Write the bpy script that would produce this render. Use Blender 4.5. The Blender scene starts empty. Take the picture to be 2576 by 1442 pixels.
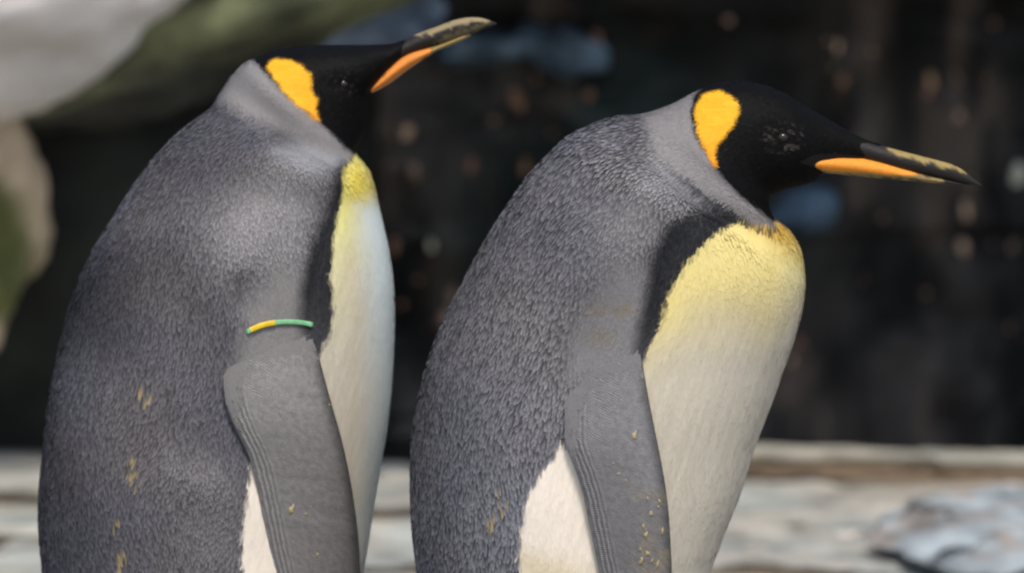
import bpy, math, random
import numpy as np
from mathutils import Vector, Matrix, Euler

random.seed(7)
rng = np.random.default_rng(7)
R = math.radians
sc = bpy.context.scene
COL = sc.collection

# ------------------------------------------------------------------ camera
CAM = np.array([0.0, -6.0, 1.10])
AIM = np.array([0.0, 0.0, 0.675])
SENSOR = 36.0
DIST = float(np.linalg.norm(AIM - CAM))
FOCAL = SENSOR / 1.024 * DIST
cam_d = bpy.data.cameras.new('camera')
cam = bpy.data.objects.new('camera', cam_d)
COL.objects.link(cam)
cam.location = CAM
cam.rotation_euler = Vector(AIM - CAM).to_track_quat('-Z', 'Y').to_euler()
cam_d.sensor_width = SENSOR
cam_d.lens = FOCAL
cam_d.clip_start = 0.05
cam_d.clip_end = 2000
cam_d.dof.use_dof = True
cam_d.dof.focus_distance = DIST - 0.13
cam_d.dof.aperture_fstop = FOCAL / 47.0
sc.camera = cam

# ------------------------------------------------------------------ sky, sun, exposure
SUN_DIR = Vector((0.14, -0.54, 0.90)).normalized()     # towards the sun
SUN_EL = math.asin(SUN_DIR.z)
SUN_AZ = math.atan2(SUN_DIR.x, SUN_DIR.y)
w = bpy.data.worlds.new('World')
sc.world = w
w.use_nodes = True
nt = w.node_tree
sky = nt.nodes.new('ShaderNodeTexSky')
sky.sky_type = 'NISHITA'
sky.sun_disc = False
sky.sun_elevation = SUN_EL
sky.sun_rotation = SUN_AZ
sky.air_density = 1.0
sky.dust_density = 3.0
nt.links.new(sky.outputs[0], nt.nodes['Background'].inputs[0])
nt.nodes['Background'].inputs[1].default_value = 0.10
sun_d = bpy.data.lights.new('sun', 'SUN')
sun_d.energy = 1.5
sun_d.angle = R(14)
sun_d.color = (1.0, 0.93, 0.83)
sun = bpy.data.objects.new('sun', sun_d)
COL.objects.link(sun)
sun.rotation_euler = SUN_DIR.to_track_quat('Z', 'Y').to_euler()
sun.location = (-3, -4, 6)

sc.view_settings.view_transform = 'Standard'
sc.view_settings.look = 'None'
sc.view_settings.gamma = 1.0
sc.view_settings.use_curve_mapping = False
sc.view_settings.exposure = 0.74
sc.render.engine = 'CYCLES'
sc.cycles.use_denoising = True
sc.cycles.pixel_filter_type = 'BLACKMAN_HARRIS'
sc.cycles.filter_width = 2.4
sc.cycles.max_bounces = 6

# ------------------------------------------------------------------ measuring: photo point (2576 wide) <-> place
fwd = (AIM - CAM) / DIST
right = np.array([1.0, 0, 0])
up = np.cross(right, fwd)
KPX = SENSOR / FOCAL / 2576.0

def at(dx, dy, Y):
    dx = np.asarray(dx, float); dy = np.asarray(dy, float)
    d = fwd + np.multiply.outer((dx - 1288) * KPX, right) + np.multiply.outer((721 - dy) * KPX, up)
    t = (np.asarray(Y) - CAM[1]) / d[..., 1]
    return CAM + d * t[..., None]

def proj(P):
    q = P - CAM
    z = q @ fwd
    return 1288 + (q @ right) / z / KPX, 721 - (q @ up) / z / KPX

# ------------------------------------------------------------------ noise
def vnoise(p, seed=0):
    i = np.floor(p).astype(np.int64); f = p - i
    u = f * f * (3 - 2 * f)
    def h(a, b, c):
        n = (a * 73856093) ^ (b * 19349663) ^ (c * 83492791) ^ (seed * 2654435761 & 0xffffffff)
        n = n & 0xffffffff
        n = ((n ^ (n >> 15)) * 2246822519) & 0xffffffff
        n = ((n ^ (n >> 13)) * 3266489917) & 0xffffffff
        n = n ^ (n >> 16)
        return n / 4294967295.0
    x, y, z = i[..., 0], i[..., 1], i[..., 2]
    c = 0
    for a in (0, 1):
        wa = u[..., 0] if a else 1 - u[..., 0]
        for b in (0, 1):
            wb = u[..., 1] if b else 1 - u[..., 1]
            for d in (0, 1):
                wd = u[..., 2] if d else 1 - u[..., 2]
                c = c + wa * wb * wd * h(x + a, y + b, z + d)
    return c * 2 - 1

def fbm(p, octaves=4, seed=0, gain=0.5):
    s = 0; a = 1.0
    for k in range(octaves):
        s = s + a * vnoise(p * (2.03 ** k) + 17.3 * k, seed + k)
        a *= gain
    return s

def smooth(a, b, x):
    t = np.clip((x - a) / (b - a + 1e-12), 0, 1)
    return t * t * (3 - 2 * t)

def sdpoly(x, y, poly):
    """signed distance to a closed outline, negative inside"""
    P = np.asarray(poly, float)
    d2 = np.full(x.shape, 1e18); inside = np.zeros(x.shape, bool)
    for k in range(len(P)):
        ax, ay = P[k]; bx, by = P[(k + 1) % len(P)]
        ex, ey = bx - ax, by - ay
        wx, wy = x - ax, y - ay
        t = np.clip((wx * ex + wy * ey) / (ex * ex + ey * ey + 1e-9), 0, 1)
        d2 = np.minimum(d2, (wx - ex * t) ** 2 + (wy - ey * t) ** 2)
        cond = ((ay <= y) & (by > y)) | ((by <= y) & (ay > y))
        xi = ax + (y - ay) / (by - ay + 1e-12) * ex
        inside ^= cond & (x < xi)
    d = np.sqrt(d2)
    return np.where(inside, -d, d)

def catmull(pts, n):
    """smooth curve through rows of pts, n rows out"""
    P = np.asarray(pts, float)
    m = len(P)
    t = np.linspace(0, m - 1, n)
    i = np.clip(np.floor(t).astype(int), 0, m - 2)
    f = (t - i)[:, None]
    p0 = P[np.maximum(i - 1, 0)]; p1 = P[i]; p2 = P[i + 1]; p3 = P[np.minimum(i + 2, m - 1)]
    return 0.5 * ((2 * p1) + (-p0 + p2) * f + (2 * p0 - 5 * p1 + 4 * p2 - p3) * f ** 2 + (-p0 + 3 * p1 - 3 * p2 + p3) * f ** 3)

# ------------------------------------------------------------------ mesh and object helpers
def mesh_from(name, V, F, cols=None, uv=None, shade=True):
    me = bpy.data.meshes.new(name)
    V = np.asarray(V, np.float32)
    if isinstance(F, np.ndarray):
        k = F.shape[1]
        me.vertices.add(len(V)); me.vertices.foreach_set('co', V.ravel())
        me.loops.add(F.size); me.loops.foreach_set('vertex_index', F.ravel().astype(np.int32))
        me.polygons.add(len(F))
        me.polygons.foreach_set('loop_start', np.arange(0, F.size, k, dtype=np.int32))
        me.update(calc_edges=True)
    else:
        me.from_pydata(V.tolist(), [], F)
        me.update()
    me.validate()
    if cols is not None:
        a = me.color_attributes.new('Col', 'FLOAT_COLOR', 'POINT')
        c = np.ones((len(V), 4), np.float32); c[:, :3] = cols
        a.data.foreach_set('color', c.ravel())
    if uv is not None:
        l = np.empty(len(me.loops), np.int32); me.loops.foreach_get('vertex_index', l)
        lay = me.uv_layers.new(name='UVMap')
        lay.data.foreach_set('uv', np.asarray(uv, np.float32)[l].ravel())
    if shade:
        me.polygons.foreach_set('use_smooth', np.ones(len(me.polygons), bool))
    return me

def obj(name, me, mat=None, parent=None, label=None, category=None, group=None, kind=None):
    o = bpy.data.objects.new(name, me)
    COL.objects.link(o)
    if mat is not None:
        if len(me.materials) == 0:
            me.materials.append(mat)
    if parent is not None:
        o.parent = parent
    for k, v in (('label', label), ('category', category), ('group', group), ('kind', kind)):
        if v: o[k] = v
    return o

def empty(name, loc, **kw):
    o = bpy.data.objects.new(name, None)
    COL.objects.link(o); o.location = loc; o.empty_display_size = 0.1
    for k, v in kw.items():
        if v: o[k] = v
    return o

def grid_faces(nv, nu, wrap=True):
    """rows nv, columns nu"""
    i = np.arange(nv - 1)[:, None]; j = np.arange(nu if wrap else nu - 1)[None, :]
    j2 = (j + 1) % nu
    F = np.stack([i * nu + j, i * nu + j2, (i + 1) * nu + j2, (i + 1) * nu + j], -1)
    return F.reshape(-1, 4)

def merge(parts):
    Vs, Fs, o = [], [], 0
    for V, F in parts:
        Vs.append(np.asarray(V, float)); Fs += [tuple(int(i) + o for i in f) for f in F]; o += len(V)
    return np.vstack(Vs), Fs

_ico = {}
def ico(sub):
    if sub not in _ico:
        import bmesh
        bm = bmesh.new(); bmesh.ops.create_icosphere(bm, subdivisions=sub, radius=1)
        V = np.array([v.co[:] for v in bm.verts]); F = np.array([[v.index for v in f.verts] for f in bm.faces])
        bm.free(); _ico[sub] = (V, F)
    return _ico[sub]

def rock(size, seed, sub=4, boxy=3.0, rough=0.18, freq=1.6, fine=0.03):
    """an uneven stone: returns verts, faces; size = half extents"""
    d, F = ico(sub)
    r = (np.abs(d) ** boxy).sum(1) ** (-1 / boxy)
    v = d * r[:, None]
    n = fbm(d * freq + seed * 3.7, 3, seed)
    # flat chipped facets
    rs = np.random.default_rng(seed)
    k = rs.normal(size=(14, 3)); k /= np.linalg.norm(k, axis=1)[:, None]
    lim = rs.uniform(0.78, 1.05, 14)
    m = v @ k.T
    over = np.maximum(m - lim, 0)
    v = v - (over[:, :, None] * k[None]).max(1) * 0.0 - np.einsum('ij,jk->ik', over * (over == over.max(1, keepdims=True)), k) * 0.9
    v = v * (1 + rough * n[:, None])
    v = v * np.asarray(size)
    g = fbm(v * 22 + seed, 3, seed + 5)
    v = v + d * (g * fine * min(size))[:, None]
    return v, F

# ------------------------------------------------------------------ materials
def mat_new(name):
    m = bpy.data.materials.new(name); m.use_nodes = True
    return m, m.node_tree, m.node_tree.nodes['Principled BSDF']

def N(nt, t, **kw):
    n = nt.nodes.new(t)
    for k, v in kw.items(): setattr(n, k, v)
    return n

def math_node(nt, op, a, b=None, c=None):
    n = N(nt, 'ShaderNodeMath', operation=op)
    for i, x in enumerate((a, b, c)):
        if x is None: continue
        if isinstance(x, (int, float)): n.inputs[i].default_value = x
        else: nt.links.new(x, n.inputs[i])
    return n.outputs[0]

def col_mat(name, rough=0.6, spec=0.3, sheen=0.0, mottle=0.0, scale=60.0, bump=0.0, bscale=200.0):
    """colour from the mesh's own colour attribute, broken up by noise"""
    m, t, b = mat_new(name)
    a = N(t, 'ShaderNodeAttribute', attribute_name='Col')
    out = a.outputs['Color']
    tc = N(t, 'ShaderNodeTexCoord')
    if mottle:
        nz = N(t, 'ShaderNodeTexNoise'); nz.inputs['Scale'].default_value = scale; nz.inputs['Detail'].default_value = 5
        t.links.new(tc.outputs['Object'], nz.inputs['Vector'])
        f = math_node(t, 'MULTIPLY_ADD', nz.outputs['Fac'], mottle * 2, 1 - mottle)
        mx = N(t, 'ShaderNodeMix', data_type='RGBA', blend_type='MULTIPLY')
        mx.inputs[0].default_value = 1
        t.links.new(out, mx.inputs[6])
        cb = N(t, 'ShaderNodeCombineColor')
        for k in range(3): t.links.new(f, cb.inputs[k])
        t.links.new(cb.outputs[0], mx.inputs[7]); out = mx.outputs[2]
    t.links.new(out, b.inputs['Base Color'])
    b.inputs['Roughness'].default_value = rough
    b.inputs['Specular IOR Level'].default_value = spec
    if sheen:
        b.inputs['Sheen Weight'].default_value = sheen
        b.inputs['Sheen Roughness'].default_value = 0.5
    if bump:
        nz = N(t, 'ShaderNodeTexNoise'); nz.inputs['Scale'].default_value = bscale; nz.inputs['Detail'].default_value = 6
        t.links.new(tc.outputs['Object'], nz.inputs['Vector'])
        bp = N(t, 'ShaderNodeBump'); bp.inputs['Strength'].default_value = bump; bp.inputs['Distance'].default_value = 0.01
        t.links.new(nz.outputs['Fac'], bp.inputs['Height']); t.links.new(bp.outputs[0], b.inputs['Normal'])
    return m

M_BODY = col_mat('penguin_skin', 0.65, 0.25)
M_FEATHER = col_mat('penguin_feathers', 0.6, 0.08)
M_BILL = col_mat('bill_horn', 0.48, 0.22, mottle=0.18, scale=260, bump=0.15, bscale=500)
M_ROCK = col_mat('rock', 0.85, 0.3, mottle=0.45, scale=14, bump=0.5, bscale=35)
M_WET = col_mat('wet_rock', 0.55, 0.25, mottle=0.45, scale=12, bump=0.6, bscale=30)
M_SLAB = col_mat('pale_stone', 0.85, 0.25, mottle=0.38, scale=22, bump=0.45, bscale=60)
M_PALE = col_mat('pale_boulder', 0.85, 0.25, mottle=0.26, scale=7, bump=0.4, bscale=25)
M_MOSS = col_mat('moss', 0.9, 0.1, mottle=0.5, scale=40, bump=0.8, bscale=120)

def flipper_material():
    """scale rows: UV is in millimetres, u across from the rear edge, v along"""
    m, t, b = mat_new('flipper_scales')
    a = N(t, 'ShaderNodeAttribute', attribute_name='Col')
    uv = N(t, 'ShaderNodeUVMap', uv_map='UVMap')
    nz = N(t, 'ShaderNodeTexNoise'); nz.inputs['Scale'].default_value = 0.09; nz.inputs['Detail'].default_value = 3
    t.links.new(uv.outputs[0], nz.inputs['Vector'])
    sep = N(t, 'ShaderNodeSeparateXYZ'); t.links.new(uv.outputs[0], sep.inputs[0])
    wob = math_node(t, 'MULTIPLY_ADD', nz.outputs['Fac'], 3.6, -1.8)
    u = math_node(t, 'ADD', sep.outputs[0], wob); v = sep.outputs[1]
    # long ridges near the rear edge
    ridge = math_node(t, 'SINE', math_node(t, 'MULTIPLY', u, 2 * math.pi / 5.2))
    bead = math_node(t, 'SINE', math_node(t, 'ADD', math_node(t, 'MULTIPLY', v, 2 * math.pi / 2.3), math_node(t, 'MULTIPLY', u, 0.6)))
    rearmask = N(t, 'ShaderNodeMapRange'); t.links.new(u, rearmask.inputs[0])
    rearmask.inputs[1].default_value = 15; rearmask.inputs[2].default_value = 26; rearmask.inputs[3].default_value = 1; rearmask.inputs[4].default_value = 0
    # fine cross waves further in
    v2 = math_node(t, 'ADD', v, math_node(t, 'MULTIPLY', u, -0.55))
    v2 = math_node(t, 'ADD', v2, math_node(t, 'MULTIPLY', wob, 2.0))
    wave = math_node(t, 'SINE', math_node(t, 'MULTIPLY', v2, 2 * math.pi / 2.7))
    frontmask = N(t, 'ShaderNodeMapRange'); t.links.new(u, frontmask.inputs[0])
    frontmask.inputs[1].default_value = 40; frontmask.inputs[2].default_value = 70; frontmask.inputs[3].default_value = 1; frontmask.inputs[4].default_value = 0.15
    brk = N(t, 'ShaderNodeTexNoise'); brk.inputs['Scale'].default_value = 0.16; brk.inputs['Detail'].default_value = 4
    t.links.new(uv.outputs[0], brk.inputs['Vector'])
    rr = math_node(t, 'MULTIPLY', math_node(t, 'MULTIPLY', math_node(t, 'MULTIPLY_ADD', bead, 0.6, ridge), math_node(t, 'MULTIPLY_ADD', brk.outputs['Fac'], 1.4, 0.3)), rearmask.outputs[0])
    inv = math_node(t, 'SUBTRACT', 1.0, rearmask.outputs[0])
    ww = math_node(t, 'MULTIPLY', math_node(t, 'MULTIPLY', math_node(t, 'MULTIPLY', wave, 0.36), frontmask.outputs[0]), inv)
    h = math_node(t, 'ADD', rr, ww)
    fine = N(t, 'ShaderNodeTexNoise'); fine.inputs['Scale'].default_value = 0.55; fine.inputs['Detail'].default_value = 4
    t.links.new(uv.outputs[0], fine.inputs['Vector'])
    h2 = math_node(t, 'ADD', h, math_node(t, 'MULTIPLY', fine.outputs['Fac'], 1.2))
    f = math_node(t, 'MULTIPLY_ADD', h, 0.36, math_node(t, 'MULTIPLY_ADD', fine.outputs['Fac'], 0.9, math_node(t, 'MULTIPLY_ADD', brk.outputs['Fac'], 0.9, 0.1)))
    mx = N(t, 'ShaderNodeMix', data_type='RGBA', blend_type='MULTIPLY'); mx.inputs[0].default_value = 1
    cb = N(t, 'ShaderNodeCombineColor')
    for k in range(3): t.links.new(f, cb.inputs[k])
    t.links.new(a.outputs['Color'], mx.inputs[6]); t.links.new(cb.outputs[0], mx.inputs[7])
    t.links.new(mx.outputs[2], b.inputs['Base Color'])
    bp = N(t, 'ShaderNodeBump'); bp.inputs['Strength'].default_value = 0.7; bp.inputs['Distance'].default_value = 0.0007
    t.links.new(h2, bp.inputs['Height']); t.links.new(bp.outputs[0], b.inputs['Normal'])
    b.inputs['Roughness'].default_value = 0.55
    b.inputs['Specular IOR Level'].default_value = 0.35
    return m
M_FLIP = flipper_material()

def plain(name, c, rough=0.5, spec=0.4, **kw):
    m, t, b = mat_new(name)
    nz = N(t, 'ShaderNodeTexNoise'); nz.inputs['Scale'].default_value = kw.get('scale', 120); nz.inputs['Detail'].default_value = 4
    rp = N(t, 'ShaderNodeValToRGB')
    rp.color_ramp.elements[0].position = 0.3; rp.color_ramp.elements[1].position = 0.7
    rp.color_ramp.elements[0].color = (*[x * 0.75 for x in c], 1); rp.color_ramp.elements[1].color = (*[min(1, x * 1.15) for x in c], 1)
    tc = N(t, 'ShaderNodeTexCoord'); t.links.new(tc.outputs['Object'], nz.inputs['Vector'])
    t.links.new(nz.outputs['Fac'], rp.inputs[0]); t.links.new(rp.outputs[0], b.inputs['Base Color'])
    b.inputs['Roughness'].default_value = rough; b.inputs['Specular IOR Level'].default_value = spec
    return m
M_EYE = plain('dark_eye', (0.012, 0.008, 0.006), 0.08, 0.6)
M_FOOT = plain('black_foot', (0.02, 0.02, 0.022), 0.6)
M_CLAW = plain('claw', (0.05, 0.045, 0.04), 0.4)
M_TAGY = plain('yellow_plastic', (0.85, 0.60, 0.02), 0.35, 0.5)
M_TAGG = plain('green_plastic', (0.22, 0.55, 0.28), 0.35, 0.5)

def ground_material():
    m, t, b = mat_new('damp_concrete')
    tc = N(t, 'ShaderNodeTexCoord')
    nz = N(t, 'ShaderNodeTexNoise'); nz.inputs['Scale'].default_value = 2.2; nz.inputs['Detail'].default_value = 9
    t.links.new(tc.outputs['Object'], nz.inputs['Vector'])
    rp = N(t, 'ShaderNodeValToRGB')
    rp.color_ramp.elements[0].position = 0.3; rp.color_ramp.elements[0].color = (0.13, 0.125, 0.11, 1)
    rp.color_ramp.elements[1].position = 0.72; rp.color_ramp.elements[1].color = (0.30, 0.29, 0.26, 1)
    t.links.new(nz.outputs['Fac'], rp.inputs[0]); t.links.new(rp.outputs[0], b.inputs['Base Color'])
    bp = N(t, 'ShaderNodeBump'); bp.inputs['Strength'].default_value = 0.4; bp.inputs['Distance'].default_value = 0.02
    t.links.new(nz.outputs['Fac'], bp.inputs['Height']); t.links.new(bp.outputs[0], b.inputs['Normal'])
    b.inputs['Roughness'].default_value = 0.8
    return m

# ================================================================== THE SETTING
def make_ground():
    n = 90
    x = np.sign(np.linspace(-1, 1, n)) * np.abs(np.linspace(-1, 1, n)) ** 3 * 300
    X, Y = np.meshgrid(x, x, indexing='ij')
    Z = 0.012 * fbm(np.stack([X * 0.8, Y * 0.8, X * 0], -1), 3, 3) * smooth(0.9, 2.0, np.hypot(X, Y))
    V = np.stack([X, Y, Z], -1).reshape(-1, 3)
    obj('ground', mesh_from('ground', V, grid_faces(n, n, False)), ground_material(), kind='structure')
make_ground()

SLABC = np.array([0.36, 0.355, 0.325])
def slab_mesh(hx, hy, hz, seed, tone=(1, 1, 1), lump=0.004):
    """a broken flagstone: gridded top, ragged rim, rough front"""
    nx = int(np.clip(hx * 2 / .012, 20, 420)); ny = int(np.clip(hy * 2 / .014, 14, 110)); nr = 5
    gx, gy = np.meshgrid(np.linspace(-1, 1, nx), np.linspace(-1, 1, ny), indexing='ij')
    X = gx * hx; Y = gy * hy
    q = np.stack([X, Y, X * 0], -1)
    rim = fbm(q * 7 + seed * 5.1, 4, seed); rim2 = fbm(q * 7 + seed * 3.3 + 50, 4, seed + 1)
    ex = np.abs(gx) ** 6; ey = np.abs(gy) ** 6
    X = X + rim * .028 * ex * np.sign(gx); Y = Y + rim2 * .026 * ey * np.sign(gy)
    q = np.stack([X, Y, X * 0], -1)
    g = fbm(q * 8 + seed * 1.3, 5, seed + 3)
    edge = np.maximum(np.abs(gx) * hx - hx, np.abs(gy) * hy - hy)          # metres inside the rim, negative
    Zt = hz + lump * g - .006 * np.exp(edge / .010)
    top = np.stack([X, Y, Zt], -1)
    loop = [(i, 0) for i in range(nx)] + [(nx - 1, j) for j in range(1, ny)] + [(i, ny - 1) for i in range(nx - 2, -1, -1)] + [(0, j) for j in range(ny - 2, 0, -1)]
    li = np.array([i * ny + j for i, j in loop])
    V = [top.reshape(-1, 3)]; F = [tuple(f) for f in grid_faces(nx, ny, False)]
    prev = li; off = nx * ny
    for k in range(1, nr + 1):
        ring = V[0][li].copy(); f = k / nr
        ring[:, 2] = ring[:, 2] * (1 - f) - hz * f
        out = ring[:, :2] / np.array([hx, hy]); out /= np.linalg.norm(out, axis=1)[:, None] + 1e-9
        ring[:, :2] += out * (.006 * fbm(np.stack([ring[:, 0] * 30, ring[:, 1] * 30, ring[:, 2] * 120], -1), 2, seed + k) - .010 * f)[:, None]
        idx = np.arange(len(li)) + off; off += len(li)
        F += [(int(prev[a_]), int(idx[a_]), int(idx[(a_ + 1) % len(li)]), int(prev[(a_ + 1) % len(li)])) for a_ in range(len(li))]
        V.append(ring); prev = idx
    F.append(tuple(int(i_) for i_ in prev))
    V = np.vstack(V)
    k = fbm(V * np.array([9, 9, 14.0]) + seed, 5, seed + 9)
    stain = smooth(0.05, 0.7, fbm(V * 11 + seed * 2.2, 4, seed + 11))
    blue = smooth(-0.1, 0.6, fbm(V * 5 + seed * 7.7, 3, seed + 21))
    c = SLABC * np.asarray(tone)
    topc = c[None] * (1 + 0.30 * k[:, None]) * (1 - 0.42 * stain[:, None]) * (1 + blue[:, None] * np.array([-0.12, -0.02, 0.05]))
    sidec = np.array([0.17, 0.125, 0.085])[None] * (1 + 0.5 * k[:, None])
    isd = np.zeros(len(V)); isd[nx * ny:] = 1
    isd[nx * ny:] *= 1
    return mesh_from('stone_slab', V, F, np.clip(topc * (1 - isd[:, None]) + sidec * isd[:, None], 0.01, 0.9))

def make_terrace():
    # the base everything lies on: an uneven raised bed of stone
    t = obj('stone_terrace', slab_mesh(4.6, 0.84, 0.078, 8, (.62, .58, .52), lump=.010), M_SLAB, kind='structure')
    t.location = (0, 2.42, 0.062)
    # slabs: left px, right px, front edge row, front depth, back depth, thickness, tone
    L = [
        (-700, -330, 1225, 2.50, 3.25, .040, (1, 1, 1)), (-320, 420, 1234, 2.55, 3.24, .040, (1.0, 1.0, .98)),
        (430, 985, 1246, 2.58, 3.10, .045, (.95, .97, 1)), (905, 1300, 1263, 2.42, 2.88, .055, (1, 1, .98)),
        (1310, 1800, 1240, 2.55, 3.05, .045, (1, .98, .95)), (1760, 2330, 1141, 2.88, 3.02, .040, (1.1, 1.08, 1.0)),
        (2310, 2760, 1157, 2.90, 3.03, .040, (1.15, 1.08, .98)), (2770, 3300, 1160, 2.86, 3.2, .04, (1, 1, 1)),
        (-760, -180, 1330, 2.19, 2.53, .036, (1, 1, .97)), (-170, 300, 1334, 2.20, 2.56, .036, (1.05, 1.05, 1.0)),
        (310, 800, 1350, 2.18, 2.60, .036, (1, 1, 1)), (810, 1180, 1415, 1.86, 2.42, .036, (1.02, 1.0, .96)), (1190, 1700, 1390, 2.0, 2.55, .036, (.95, .97, 1)),
        (-600, -60, 1402, 1.94, 2.20, .034, (.98, 1, 1)), (-50, 480, 1404, 1.95, 2.21, .034, (1, 1.02, 1.0)),
        (490, 800, 1425, 1.88, 2.2, .034, (1, 1, 1)),
        (-500, 220, 1475, 1.66, 1.96, .036, (1, 1.0, .95)), (230, 900, 1482, 1.64, 1.9, .036, (1, 1, 1)), (910, 1500, 1490, 1.62, 1.87, .036, (1, 1, 1)),
        (1505, 2120, 1530, 1.55, 2.0, .036, (1, 1, .97)),
        (1660, 2990, 1420, 1.90, 2.92, .036, (1.02, 1.0, .97)),
        (2130, 2800, 1530, 1.55, 1.92, .036, (.95, .97, 1)),
    ]
    for i, (x0, x1, dyf, yf, yb, th, tone) in enumerate(L):
        a = at(x0, dyf, yf); b = at(x1, dyf, yf)
        zt = float(a[2])
        hx = (b[0] - a[0]) / 2; hy = (yb - yf) / 2
        me = slab_mesh(hx, hy, th / 2, 40 + i, tone, lump=0.010 if x0 > 1600 and dyf > 1200 else 0.004)
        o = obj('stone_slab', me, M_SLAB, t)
        o.matrix_parent_inverse = Matrix.Translation(-Vector(t.location))
        o.location = ((a[0] + b[0]) / 2, (yf + yb) / 2, zt - th / 2)
        o.rotation_euler = (R(random.uniform(-.3, .3)), R(random.uniform(-.5, .5)), R(random.uniform(-2.5, 2.5)))
        if dyf in (1141, 1157): o.rotation_euler = (0, R(1.5), R(-1.5))
make_terrace()

def make_cliff():
    nx, nz = 420, 250
    xs = np.linspace(-5.5, 5.5, nx)
    s = np.linspace(0, 1, nz)
    X, S = np.meshgrid(xs, s, indexing='ij')
    Z = -0.05 + 3.1 * S
    # undercut below; unseen overhang above and side recesses added to shade the wall
    Yb = 3.62 + 0.55 * smooth(0.25, 0.75, X) + 0.6 * smooth(-0.20, -0.5, X) - 1.35 * smooth(0.78, 1.40, Z) * (1 - 0.3 * smooth(-0.25, -0.7, X)) + 1.5 * smooth(1.6, 3.1, Z)
    p = np.stack([X * 1.4, Yb * 0, Z * 1.1], -1)
    n1 = fbm(p * 1.2, 3, 31)
    n2 = np.abs(fbm(np.stack([X * 5.5, X * 0, Z * 2.6], -1), 3, 37))
    n3 = fbm(np.stack([X * 16, X * 0, Z * 8], -1), 3, 41)
    cell = np.floor(Z / 0.17 + 0.5 * vnoise(np.stack([X * 2, X * 0, Z * 2], -1), 5))
    ledge = vnoise(np.stack([X * 3.0, cell * 3.7, cell], -1), 9)
    Y = Yb + 0.16 * n1 + 0.11 * n2 + 0.035 * n3 + 0.07 * ledge
    V = np.stack([X, Y, Z], -1).reshape(-1, 3)
    c0 = np.array([0.016, 0.017, 0.018]); c1 = np.array([0.066, 0.062, 0.060])
    k = smooth(-0.2, 0.7, fbm(np.stack([X * 8, X * 0, Z * 5], -1), 4, 51)).reshape(-1, 1)
    c = c0 * (1 - k) + c1 * k
    st = smooth(0.12, 0.6, fbm(np.stack([X * 17, X * 0, Z * 3.2], -1), 4, 71)).reshape(-1, 1)
    c = c * (1 - .75 * st) + np.array([0.150, 0.120, 0.102]) * .75 * st
    g = smooth(0.15, 0.7, fbm(np.stack([X * 2.2, X * 0, Z * 2.0], -1), 3, 61)).reshape(-1, 1)
    c = c * (1 - g) + np.array([0.020, 0.036, 0.036]) * g
    # give the wall a thick back
    nb = len(V)
    back = np.stack([X, Y * 0 + 6.5, Z], -1).reshape(-1, 3)
    F = grid_faces(nx, nz, False)
    idx = np.arange(nb).reshape(nx, nz)
    rim = np.concatenate([idx[:, 0], idx[-1, 1:], idx[::-1, -1][1:], idx[0, ::-1][1:-1]])
    r2 = np.roll(rim, -1)
    side = np.stack([rim, r2, r2 + nb, rim + nb], -1)
    Fa = np.vstack([F, F[:, ::-1] + nb, side])
    o = obj('rock_wall', mesh_from('rock_wall', np.vstack([V, back]), Fa, np.vstack([c, c])), M_WET,
            label='dark craggy rock wall rising behind both penguins', category='rock wall')
    def depth(x, z):
        i = int(np.clip(np.searchsorted(xs, x), 0, nx - 1)); j = int(np.clip((z + 0.05) / 3.1 * (nz - 1), 0, nz - 1))
        return float(Y[i, j])
    return o, depth
CLIFF, cliff_depth = make_cliff()

def on_cliff(dx, dy, back=0.0):
    Y = 3.6
    for _ in range(5):
        p = at(dx, dy, Y); Y = cliff_depth(p[0], p[2]) + back
    return at(dx, dy, Y)

# chips standing out of the wall, sunlit glints painted as their pale colour
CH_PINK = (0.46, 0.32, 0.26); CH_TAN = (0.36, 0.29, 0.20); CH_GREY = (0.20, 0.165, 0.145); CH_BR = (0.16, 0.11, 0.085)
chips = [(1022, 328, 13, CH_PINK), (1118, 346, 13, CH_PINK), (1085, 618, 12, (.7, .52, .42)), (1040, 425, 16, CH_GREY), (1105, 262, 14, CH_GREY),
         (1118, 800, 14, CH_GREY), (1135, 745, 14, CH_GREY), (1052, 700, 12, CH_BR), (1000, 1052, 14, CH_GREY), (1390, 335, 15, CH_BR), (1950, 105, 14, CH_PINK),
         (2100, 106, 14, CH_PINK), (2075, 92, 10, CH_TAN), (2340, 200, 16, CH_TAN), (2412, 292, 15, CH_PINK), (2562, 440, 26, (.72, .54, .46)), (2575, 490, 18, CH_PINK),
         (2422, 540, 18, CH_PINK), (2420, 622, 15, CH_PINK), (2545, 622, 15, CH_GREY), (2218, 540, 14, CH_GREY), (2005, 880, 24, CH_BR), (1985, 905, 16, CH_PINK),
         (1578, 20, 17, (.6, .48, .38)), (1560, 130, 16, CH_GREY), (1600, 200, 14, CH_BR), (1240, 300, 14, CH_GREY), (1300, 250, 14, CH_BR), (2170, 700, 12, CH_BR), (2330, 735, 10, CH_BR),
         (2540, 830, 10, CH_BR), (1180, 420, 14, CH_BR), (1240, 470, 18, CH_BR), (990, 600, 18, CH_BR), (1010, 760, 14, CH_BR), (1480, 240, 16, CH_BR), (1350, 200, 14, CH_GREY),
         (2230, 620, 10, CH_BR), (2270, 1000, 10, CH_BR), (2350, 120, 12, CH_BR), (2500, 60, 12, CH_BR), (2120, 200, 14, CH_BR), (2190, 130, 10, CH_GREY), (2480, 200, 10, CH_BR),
         (1690, 60, 12, CH_BR), (1830, 50, 12, CH_GREY), (1750, 110, 10, CH_BR), (1500, 90, 12, CH_BR), (1320, 420, 12, CH_BR), (1190, 560, 12, CH_BR), (1130, 680, 10, CH_GREY)]
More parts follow.
